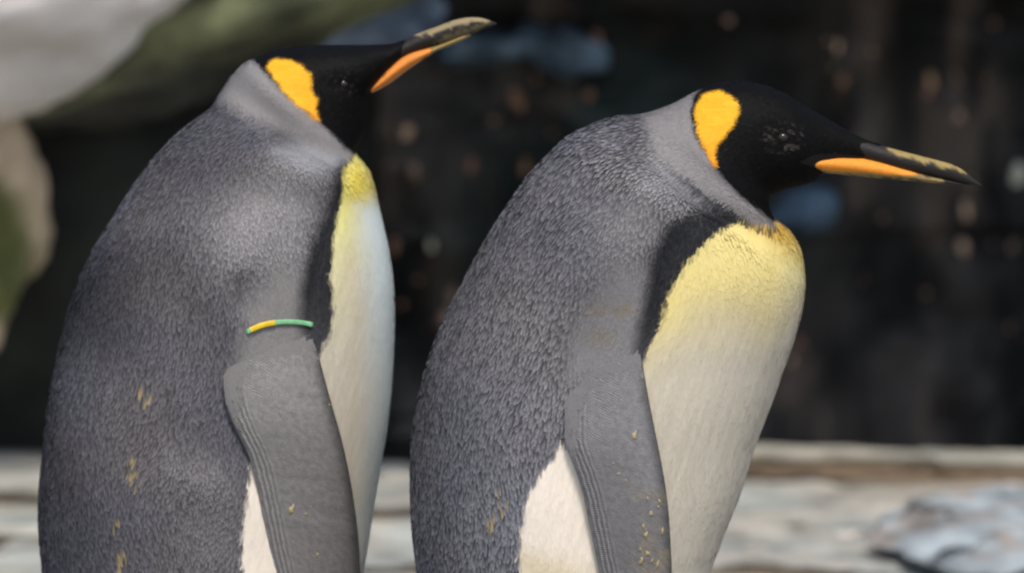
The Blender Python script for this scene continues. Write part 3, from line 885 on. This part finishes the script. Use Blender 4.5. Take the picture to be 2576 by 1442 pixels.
def build_bird(Z):
    Yc = Z['Y']
    P = bird_body(Z['sections'], Yc)
    P = brush(P, Yc, Z['strokes'])
    # raised edge of the grey neck lying over the breast
    x, y = side_px(P, Yc)
    xm = float(at(Z['feet_px'], 1400, Yc)[0])
    root = empty('king_penguin', (xm, Yc, 0), label=Z['label'], category='penguin', group='king penguins')
    ro = np.array([xm, Yc, 0])
    flat = P.reshape(-1, 3)
    px, py = side_px(flat, Yc)
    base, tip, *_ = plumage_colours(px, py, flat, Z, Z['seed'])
    Vb = np.vstack([flat, P[0].mean(0), P[-1].mean(0)])
    F = [tuple(f) for f in grid_faces(NV, NU)]
    nb = len(flat)
    F += [((j + 1) % NU, j, nb) for j in range(NU)] + [((NV - 1) * NU + j, (NV - 1) * NU + (j + 1) % NU, nb + 1) for j in range(NU)]
    cb = base * .55 + tip * .45
    cb = np.vstack([cb, cb[:1], cb[-1:]])
    body = obj('body', mesh_from('body', Vb - ro, F, np.clip(cb, .003, .95)), M_BODY, root)
    fv, ff, fc, fn = make_feathers(P, Yc, Z, Z['seed'], 1560)
    pm = mesh_from('plumage', fv - ro, ff, fc)
    pm.normals_split_custom_set_from_vertices(fn)
    obj('plumage', pm, M_FEATHER, root, kind='stuff')
    # flippers
    dfn = near_depth(P, Yc)
    surf = None
    for mir in (False, True):
        me, sfn, geo = make_flipper(Z['lead'], Z['trail'], dfn, Yc, Z, Z['seed'] + 70, Z['fcol'], Z['fdirt'], mir)
        me.transform(Matrix.Translation(-Vector(ro)))
        fl = obj('flipper', me, M_FLIP, root)
        if not mir:
            surf, fgeo = sfn, geo
            # ochre droppings on the near flipper
            fpv = []
            rk = np.random.default_rng(5)
            for (fx, fy, fr) in Z['fflecks']:
                q, nr = sfn(fx, fy)
                m_ = 14
                th = np.linspace(0, 2 * np.pi, m_, endpoint=False)
                e = np.cross(nr, [0, 0, 1.0]); e /= np.linalg.norm(e); g = np.cross(nr, e)
                rad = fr * KPX * 6 * 0.62 * (1 + 0.6 * rk.uniform(-1, 1, m_)) * rk.uniform(.6, 1.7); asp = rk.uniform(.6, 2.2)
                rg = q + nr * .0006 + e * (rad * np.cos(th) * .8)[:, None] + g * (rad * np.sin(th) * asp)[:, None]
                Vf = np.vstack([rg - nr * .0003, q + nr * .0007, rg - nr * .002])
                Ff = [(k, (k + 1) % m_, m_) for k in range(m_)] + [(k, m_ + 1 + k, m_ + 1 + (k + 1) % m_, (k + 1) % m_) for k in range(m_)]
                fpv.append((Vf, Ff))
            if fpv:
                V_, F_ = merge(fpv)
                obj('dirt_flecks', mesh_from('dirt_flecks', V_ - ro, F_, np.tile([.40, .32, .17], (len(V_), 1))), M_BODY, fl, kind='stuff')
    O, I, fp = fgeo
    nvv, nuu = O.shape[:2]
    m_ = 12000
    a_ = rng.uniform(0, 0.55, m_); b_ = rng.uniform(0.0, 0.97, m_)
    lim = Z['tr'][1] * (1 - smooth(0.0, 0.35, b_)) + 0.30 * smooth(0.0, 0.35, b_)
    keep = rng.uniform(size=m_) < smooth(lim, lim - 0.16, a_); a_ = a_[keep]; b_ = b_[keep]
    ii = np.clip((a_ * (nvv - 1)).astype(int), 1, nvv - 2); jj = np.clip((b_ * (nuu - 1)).astype(int), 1, nuu - 2)
    q = O[ii, jj] + (O[ii + 1, jj] - O[ii, jj]) * rng.uniform(0, 1, len(ii))[:, None] + (O[ii, jj + 1] - O[ii, jj]) * rng.uniform(0, 1, len(ii))[:, None]
    t_ = O[ii + 1, jj] - O[ii - 1, jj]; t_ /= np.linalg.norm(t_, axis=1)[:, None]
    n_ = np.cross(t_, O[ii, jj + 1] - O[ii, jj - 1]); n_ /= np.linalg.norm(n_, axis=1)[:, None]
    n_ *= np.where(n_[:, 1:2] > 0, -1, 1)
    an = rng.normal(0, .15, len(ii)); u_ = np.cross(n_, t_); t_ = t_ * np.cos(an)[:, None] + u_ * np.sin(an)[:, None]; u_ = np.cross(n_, t_)
    x, y = side_px(q, Yc)
    cb_, ct_, L_, W_, l_, j_ = plumage_colours(x, y, q, dict(Z, white=[(0, 0), (1, 0), (0, 1)], band=[(0, 0), (1, 0), (0, 1)]), Z['seed'] + 3)
    k_ = smooth(0.06, 0.30, a_)[:, None]; j_ = j_ * (1 - .75 * k_[:, 0])
    fc_ = np.array(Z['fcol'])[None]
    v_, f_, c_, nf_ = feather_mesh(q, n_, t_, u_, cb_ * (1 - k_) + fc_ * .9 * k_, ct_ * (1 - k_) + fc_ * 1.05 * k_, L_ * (1 - .4 * k_[:, 0]), W_ * .9, l_ * .5, j_ * .7)
    pm = mesh_from('shoulder_plumage', v_ - ro, f_, c_); pm.normals_split_custom_set_from_vertices(nf_)
    obj('shoulder_plumage', pm, M_FEATHER, root, kind='stuff')
    # bill
    for key, nm in (('upper', 'upper_bill'), ('lower', 'lower_bill')):
        b = Z[key]
        V, F, Pb = loft_lines(b['top'], b['bot'], Yc, b['wid'])
        x, y = side_px(V, Yc)
        c = np.tile([.020, .018, .017], (len(V), 1)).astype(float)
        jag = fbm(V * 170, 3, 5 + Z['seed']) * 9
        for (poly, soft, colr) in b['cols']:
            c = mixc(c, colr, smooth(soft, -soft, sdpoly(x, y, poly) + jag * (soft > 2.5)))
        obj(nm, mesh_from(nm, V - ro, F, np.clip(c, .01, .9)), M_BILL, root)
    # eyes
    ex, ey, er = Z['eye_px']
    dY = dfn([ex], [ey])[0]
    for sgn in (0, 1):
        q = at(ex, ey, dY + (.0020 if Z['eye_amt'] > .5 else .0038))
        if sgn: q = np.array([q[0], 2 * Yc - q[1], q[2]])
        d_, f_ = ico(3)
        obj('eye', mesh_from('eye', q - ro + d_ * np.array([.0062, .0050, .0052]), f_), M_EYE, root)
    # tail
    bx, by = Z['sections'][2][0], Z['sections'][2][1]
    V, F, _ = loft_lines([(bx - 20, by - 160), (bx - 60, by - 20), (bx - 110, by + 120), (bx - 170, by + 225)],
                         [(bx + 120, by - 60), (bx + 60, by + 60), (bx - 30, by + 160), (bx - 150, by + 232)], Yc, [.06, .055, .042, .012], 30, 24)
    obj('tail', mesh_from('tail', V - ro, F, np.tile([.03, .03, .034], (len(V), 1))), M_BODY, root)
    for sy in (-1, 1):
        ft = obj('foot', FOOT_ME, M_FOOT, root)
        ft.location = (0.02, sy * .075, 0.001); ft.rotation_euler = (0, 0, sy * .12)
        for cm in CLAW_ME:
            obj('claw', cm, M_CLAW, ft)
    return root, fgeo, dfn

MUST = (.30, .22, .075); ORG = (.80, .30, .035)
RIGHT = dict(
    Y=0.0, seed=11, feet_px=1500,
    neck_x=(1780, 1880), tr=(.26, .52), yc=(.72, .61, .25), fs=1.1, label='king penguin on the right, bill level, dark flipper without a band', neck_row=255,
    sections=[(1500, 2330, 1560, 2330, .012), (1330, 2290, 1660, 2290, .09), (1200, 2150, 1730, 2180, .122), (1120, 1900, 1750, 1980, .137), (1075, 1650, 1760, 1720, .146),
              (1050, 1442, 1782, 1470, .150), (1037, 1320, 1815, 1360, .153), (1033, 1200, 1862, 1240, .155), (1037, 1100, 1900, 1120, .155), (1053, 1000, 1938, 1020, .154),
              (1080, 900, 1970, 930, .152), (1120, 800, 1998, 850, .150), (1170, 700, 2018, 770, .146), (1225, 600, 2023, 700, .141), (1285, 505, 2014, 638, .134),
              (1350, 420, 1998, 600, .124), (1430, 350, 1977, 574, .111), (1500, 311, 1959, 559, .098), (1560, 294, 1946, 547, .087), (1620, 287, 1938, 532, .077),
              (1690, 263, 1932, 514, .067), (1745, 234, 1933, 499, .060), (1795, 213, 1942, 490, .0555), (1850, 204, 1961, 482, .0515), (1900, 209, 1985, 474, .0475),
              (1950, 224, 2010, 468, .043), (2000, 250, 2033, 461, .038), (2060, 287, 2050, 452, .0285), (2120, 322, 2060, 444, .0215), (2170, 348, 2072, 437, .0155),
              (2212, 365, 2105, 428, .0105), (2222, 374, 2150, 412, .006)],
    strokes=[(1560, 620, 110, 150, 20, .016), (1440, 900, 60, 120, 25, -.008), (1600, 470, 170, 55, 32, .012), (1740, 492, 150, 18, 37, -.008), (1690, 640, 40, 130, 18, -.006),
             (1790, 455, 170, 26, 42, .006), (1850, 700, 120, 110, 0, .006), (1965, 345, 40, 30, 0, -.002), (1840, 548, 80, 15, 34, -.006), (1880, 538, 80, 13, 36, .004)],
    back_base=np.array([.038, .039, .047]), back_tip=np.array([.182, .178, .192]),
    soft=[([(1330, 720), (1450, 600), (1450, 900), (1400, 1100), (1300, 1180), (1260, 1000)], 80, .6, np.array([.045, .046, .055]), np.array([.25, .245, .26])),  # pale tips paint the sheen down the middle of the back
          ([(1480, 540), (1650, 480), (1640, 640), (1610, 800), (1500, 820), (1440, 700)], 90, .75, np.array([.13, .128, .138]), np.array([.25, .245, .255])),
          ([(1455, 800), (1560, 680), (1622, 690), (1625, 960), (1425, 960), (1430, 860)], 40, .93, np.array([.20, .197, .203]), np.array([.235, .232, .239])),
          ([(1640, 360), (1720, 400), (1850, 530), (1700, 520), (1600, 480)], 50, .7, np.array([.16, .16, .175]), np.array([.36, .358, .378]))],  # bluish tips paint the shoulder sheen below the collar
    collar=[(1610, 290), (1690, 235), (1770, 200), (1800, 420), (1860, 490), (1958, 556), (1950, 578), (1928, 578), (1888, 569), (1838, 534), (1763, 484), (1690, 428), (1640, 380)],
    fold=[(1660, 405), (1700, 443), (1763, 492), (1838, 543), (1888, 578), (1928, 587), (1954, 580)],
    band=[(1935, 560), (1860, 545), (1760, 545), (1690, 575), (1655, 640), (1640, 740), (1615, 830), (1600, 920), (1560, 1000), (1640, 960), (1720, 760), (1800, 620), (1930, 590)],
    band_y=760,
    white=[(1905, 572), (1945, 560), (2000, 520), (2200, 600), (2200, 2500), (1290, 2500), (1305, 1450), (1310, 1340), (1322, 1260), (1352, 1190), (1415, 1120), (1500, 1060), (1600, 930), (1640, 862),
           (1668, 795), (1690, 722), (1740, 650), (1800, 592), (1860, 563)],
    yel=(570, 880), front_fade=(1930, 2040), front_slope=-0.15, flank_x=1560,
    tints=[([(1880, 560), (1960, 545), (2010, 610), (2015, 650), (1960, 610), (1900, 590)], 44, (.62, .34, .02), 1.0),
           ([(1960, 600), (2040, 600), (2040, 720), (1990, 720)], 35, (.70, .68, .28), .35),
           ([(1300, 1380), (1400, 1400), (1480, 1442), (1480, 1600), (1290, 1600)], 50, (.60, .50, .26), .6)],
    hood=[(1762, 224), (1742, 244), (1733, 285), (1741, 334), (1760, 373), (1787, 412), (1819, 452), (1862, 495), (1909, 530), (1945, 562), (1985, 540), (2300, 480), (2300, 300), (1900, 150), (1800, 180)],
    ear=[(1783, 234), (1807, 229), (1834, 243), (1854, 267), (1854, 290), (1842, 318), (1819, 349), (1801, 369), (1795, 393), (1797, 420), (1783, 404), (1763, 369), (1748, 326), (1744, 287), (1751, 259), (1764, 243)],
    ear_y=(310, 420), eye_px=(1968, 346, 38), eye_amt=1.0,
    flecks=[(1240, 1310, 14), (1262, 1285, 12), (1215, 1350, 8), (1255, 1240, 8)],
    dirt=[([(1460, 790), (1590, 770), (1600, 830), (1540, 860), (1440, 850)], 45, (.26, .21, .13), .75)],
    lead=[(1622, 640), (1604, 720), (1606, 800), (1612, 880), (1624, 960), (1641, 1050), (1657, 1130), (1672, 1210), (1682, 1290), (1687, 1370), (1690, 1450), (1686, 1540), (1672, 1630), (1640, 1710), (1590, 1750)],
    trail=[(1560, 660), (1500, 750), (1455, 830), (1428, 900), (1420, 970), (1418, 1040), (1420, 1110), (1443, 1170), (1466, 1240), (1483, 1320), (1500, 1400), (1516, 1480), (1535, 1570), (1556, 1660), (1578, 1742)],
    fcol=(.185, .182, .188),
    fdirt=[([(1500, 780), (1610, 790), (1610, 900), (1520, 900)], 50, (.26, .20, .13), .6), ([(1600, 1240), (1690, 1240), (1700, 1500), (1590, 1500)], 30, (.30, .24, .13), .35)],
    fflecks=[(1596, 1101, 6), (1556, 1193, 6), (1545, 1166, 4), (1630, 1255, 5), (1662, 1260, 5), (1640, 1290, 6), (1655, 1275, 7), (1618, 1322, 5), (1622, 1350, 6), (1610, 1380, 4), (1665, 1340, 5),
             (1630, 1395, 10), (1640, 1410, 8), (1612, 1415, 6), (1600, 1430, 5), (1655, 1425, 5), (1528, 1150, 3), (1575, 1210, 3), (1505, 1245, 3), (1625, 1335, 4)],
    upper=dict(top=[(2140, 336), (2178, 352), (2217, 366), (2271, 381), (2349, 401), (2400, 416), (2434, 437), (2470, 467)],
               bot=[(2100, 396), (2153, 400), (2212, 414), (2271, 428), (2340, 444), (2395, 456), (2436, 464), (2468, 469)],
               wid=[.0135, .0120, .0105, .0088, .0074, .0060, .0042, .0006],
               cols=[([(2215, 360), (2271, 376), (2349, 396), (2405, 413), (2440, 436), (2428, 437), (2390, 424), (2330, 408), (2260, 394)], 3, MUST)]),
    lower=dict(top=[(2012, 402), (2044, 388), (2094, 386), (2153, 392), (2212, 404), (2271, 423), (2340, 442), (2395, 455), (2438, 465)],
               bot=[(2018, 420), (2050, 432), (2094, 437), (2153, 443), (2212, 449), (2271, 454), (2340, 460), (2395, 464), (2440, 467)],
               wid=[.0215, .0265, .0225, .0172, .0128, .0098, .0075, .0052, .001],
               cols=[([(2040, 434), (2200, 446), (2380, 464), (2320, 440), (2210, 420)], 3, (.26, .19, .07)),
                     ([(2005, 406), (2040, 388), (2094, 382), (2153, 391), (2212, 404), (2271, 423), (2314, 439), (2271, 442), (2153, 434), (2074, 429), (2036, 420)], 2, ORG)]),
)
LEFT = dict(
    Y=0.14, seed=29, feet_px=560,
    neck_x=(780, 870), tr=(.24, .50), yc=(.68, .65, .27), fs=1.0, label='king penguin on the left, bill raised, yellow and green band on its flipper', neck_row=262,
    sections=[(560, 2330, 620, 2330, .012), (390, 2290, 740, 2290, .09), (250, 2150, 830, 2180, .125), (170, 1900, 870, 1980, .14), (130, 1650, 885, 1700, .15),
              (110, 1442, 908, 1480, .154), (100, 1330, 926, 1370, .156), (100, 1240, 942, 1265, .158), (108, 1150, 960, 1160, .158), (118, 1050, 976, 1060, .157),
              (133, 950, 986, 960, .156), (155, 850, 991, 860, .154), (178, 760, 992, 775, .151), (205, 690, 988, 700, .147), (240, 620, 977, 625, .142), (290, 540, 961, 553, .134),
              (345, 455, 944, 485, .122), (400, 385, 926, 436, .110), (450, 335, 910, 410, .098), (500, 295, 899, 394, .087), (535, 266, 896, 380, .078), (560, 225, 904, 361, .069),
              (590, 185, 914, 340, .062), (630, 152, 923, 315, .056), (690, 130, 929, 285, .051), (760, 118, 932, 260, .0465), (840, 114, 936, 241, .042), (900, 114, 944, 224, .036),
              (950, 113, 956, 208, .0275), (990, 110, 970, 190, .0195), (1022, 101, 992, 168, .0125), (1040, 100, 1015, 140, .006)],
    strokes=[(600, 660, 100, 130, 20, .014), (560, 1010, 50, 130, 10, -.007), (760, 440, 130, 50, 8, .014), (620, 730, 45, 55, 10, -.008), (500, 1220, 90, 60, 30, .006),
             (740, 340, 160, 26, 38, -.005), (720, 270, 150, 26, 42, .005), (800, 640, 30, 150, 8, -.006), (865, 212, 36, 26, 0, -.002)],
    back_base=np.array([.046, .045, .054]), back_tip=np.array([.140, .136, .149]),
    soft=[([(520, 560), (700, 400), (850, 420), (810, 600), (770, 760), (640, 790), (540, 680)], 90, .85, np.array([.16, .156, .162]), np.array([.33, .322, .332])),
          ([(620, 790), (700, 690), (782, 690), (810, 930), (590, 940), (600, 880)], 36, .95, np.array([.21, .203, .202]), np.array([.25, .243, .242])),
          ([(420, 1160), (560, 1180), (610, 1260), (600, 1442), (480, 1400), (440, 1240)], 70, .8, np.array([.10, .097, .105]), np.array([.25, .242, .252])),
          ([(690, 380), (790, 360), (885, 398), (860, 430), (780, 450)], 35, .9, np.array([.24, .25, .265]), np.array([.29, .30, .315]))],  # bluish shoulder highlight painted into the feathers
    collar=[(545, 250), (580, 180), (632, 140), (700, 215), (800, 310), (893, 392), (880, 408), (800, 380), (700, 330), (610, 290)],
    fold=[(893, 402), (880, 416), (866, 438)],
    band=[(893, 400), (858, 440), (850, 490), (815, 570), (785, 660), (768, 740), (762, 800), (775, 850), (740, 960), (810, 930), (850, 780), (850, 600), (880, 470), (905, 420)],
    band_y=700,
    white=[(893, 398), (930, 340), (1200, 400), (1200, 2500), (590, 2500), (612, 1450), (608, 1360), (616, 1290), (622, 1220), (626, 1170), (680, 1100), (760, 960), (803, 900), (822, 858),
           (836, 800), (838, 750), (831, 690), (836, 620), (851, 540), (864, 480), (863, 440), (884, 408)],
    yel=(430, 700), front_fade=(860, 990), front_slope=0.25, flank_x=720,
    tints=[([(860, 430), (893, 395), (930, 430), (945, 480), (880, 520)], 40, (.76, .60, .05), .75),
           ([(905, 520), (1020, 480), (1020, 1450), (900, 1450), (935, 1000), (930, 760)], 45, (.66, .75, .76), .95)],  # second tint paints cool skylight along the belly edge
    hood=[(629, 150), (665, 190), (723, 250), (774, 291), (828, 334), (864, 376), (891, 396), (960, 360), (1100, 150), (1050, 60), (800, 60), (650, 100)],
    ear=[(668, 168), (676, 156), (694, 149), (722, 153), (756, 168), (777, 190), (783, 222), (790, 240), (798, 252), (795, 276), (801, 312), (775, 292), (745, 268), (712, 235), (684, 200)],
    ear_y=(250, 320), eye_px=(862, 212, 30), eye_amt=0.35,
    flecks=[(372, 1005, 11), (356, 985, 9), (330, 1165, 12), (338, 1192, 14), (455, 1108, 8), (293, 1318, 8), (515, 1365, 8), (310, 1395, 14), (300, 1430, 14), (345, 1225, 8)],
    dirt=[([(590, 700), (660, 700), (650, 760), (600, 760)], 30, (.05, .045, .04), .8)],  # pit above the flipper, its shade painted as dark feathers
    lead=[(778, 620), (772, 700), (776, 770), (786, 830), (803, 900), (820, 965), (838, 1030), (858, 1100), (874, 1170), (887, 1240), (898, 1320), (905, 1400), (908, 1490), (900, 1590), (870, 1680), (815, 1740)],
    trail=[(720, 650), (672, 730), (640, 800), (604, 850), (568, 905), (560, 960), (568, 1020), (592, 1080), (622, 1140), (640, 1200), (654, 1260), (670, 1340), (690, 1430), (715, 1520), (750, 1620), (795, 1725)],
    fcol=(.200, .193, .192), fdirt=[],
    fflecks=[(733, 1283, 7), (768, 1295, 5), (780, 1275, 4), (828, 1020, 4), (800, 1398, 5)],
    upper=dict(top=[(985, 112), (1008, 106), (1045, 87), (1099, 67), (1142, 51), (1182, 44), (1218, 47), (1250, 59)],
               bot=[(985, 160), (1020, 142), (1060, 126), (1100, 116), (1145, 101), (1185, 86), (1220, 72), (1249, 62)],
               wid=[.0150, .0125, .0108, .0090, .0075, .0060, .0042, .0008],
               cols=[([(1040, 84), (1099, 62), (1142, 46), (1182, 38), (1218, 42), (1248, 58), (1215, 56), (1180, 57), (1142, 66), (1095, 82), (1050, 95)], 3, (.27, .215, .11)),
                     ([(1090, 108), (1140, 84), (1200, 62), (1240, 60), (1190, 84), (1145, 102)], 3, (.12, .10, .055))]),
    lower=dict(top=[(922, 228), (945, 203), (983, 164), (1027, 134), (1081, 119), (1120, 107), (1157, 92), (1185, 82)],
               bot=[(936, 234), (955, 225), (985, 207), (1029, 174), (1066, 149), (1101, 128), (1144, 111), (1187, 90)],
               wid=[.019, .0245, .0215, .0160, .0120, .0090, .006, .001],
               cols=[([(1060, 160), (1081, 115), (1160, 88), (1200, 80), (1144, 114), (1100, 132)], 4, (.28, .20, .07)),
                     ([(915, 235), (945, 200), (983, 160), (1027, 130), (1078, 117), (1092, 124), (1066, 152), (1029, 178), (985, 212), (940, 240)], 3, (.72, .25, .045))]),
)
for Zd in (RIGHT, LEFT):
    root, fgeo, dfn = build_bird(Zd)

# ------------------------------------------------------------------ band round the left penguin's flipper
def make_tag(fgeo, dfn):
    O, I, pts = fgeo
    def row_at(px, py):
        d2 = (pts[..., 0] - px) ** 2 + (pts[..., 1] - py) ** 2
        return np.unravel_index(np.argmin(d2), d2.shape)
    line = [(620, 836), (634, 829), (655, 820), (678, 814), (700, 811), (725, 810), (750, 811), (772, 814), (786, 818)]
    front = []
    for (x, y) in catmull(line, 41):
        p = at(x, y, min(O[row_at(x, y)][1], dfn([x], [y])[0]) - .0030); front.append(p)
    front = np.array(front)
    for _ in range(6):
        front[1:-1, 1] = (front[:-2, 1] + front[1:-1, 1] * 2 + front[2:, 1]) / 4
    back = front[::-1].copy(); back[:, 1] += .020 + .012 * np.sin(np.linspace(0, np.pi, 41))
    loop = np.vstack([front, back])
    for _ in range(2):
        loop = (np.roll(loop, 1, 0) + 2 * loop + np.roll(loop, -1, 0)) / 4
    h, t = .0048, .0011
    root = empty('flipper_band', tuple(front[20]), label='thin yellow and green plastic band around the left penguin flipper', category='flipper band')
    def strip(a, b, name, mat, grow=0.0):
        idx = [k % len(loop) for k in range(a, b + 1)]
        rings = []
        for k in idx:
            p = loop[k]; d = loop[(k + 1) % len(loop)] - loop[k - 1]; d /= np.linalg.norm(d)
            upv = np.array([0, 0, 1.0]); o_ = np.cross(d, upv); o_ /= np.linalg.norm(o_)
            w_ = np.cross(o_, d)
            th = np.linspace(0, 2 * np.pi, 12, endpoint=False)
            cs = np.sign(np.cos(th)) * np.abs(np.cos(th)) ** .5; sn = np.sign(np.sin(th)) * np.abs(np.sin(th)) ** .5
            rings.append(p + o_ * ((t + grow) * cs)[:, None] + w_ * ((h / 2 + grow) * sn)[:, None])
        V = np.vstack(rings) - front[20]
        F = [tuple(f) for f in grid_faces(len(idx), 12)] + [tuple(range(12)), tuple((len(idx) - 1) * 12 + np.arange(12)[::-1])]
        obj(name, mesh_from(name, V, F), mat, root)
    strip(4, 18, 'yellow_section', M_TAGY, .0003)
    strip(17, len(loop) + 5, 'green_section', M_TAGG)
make_tag(fgeo, dfn)
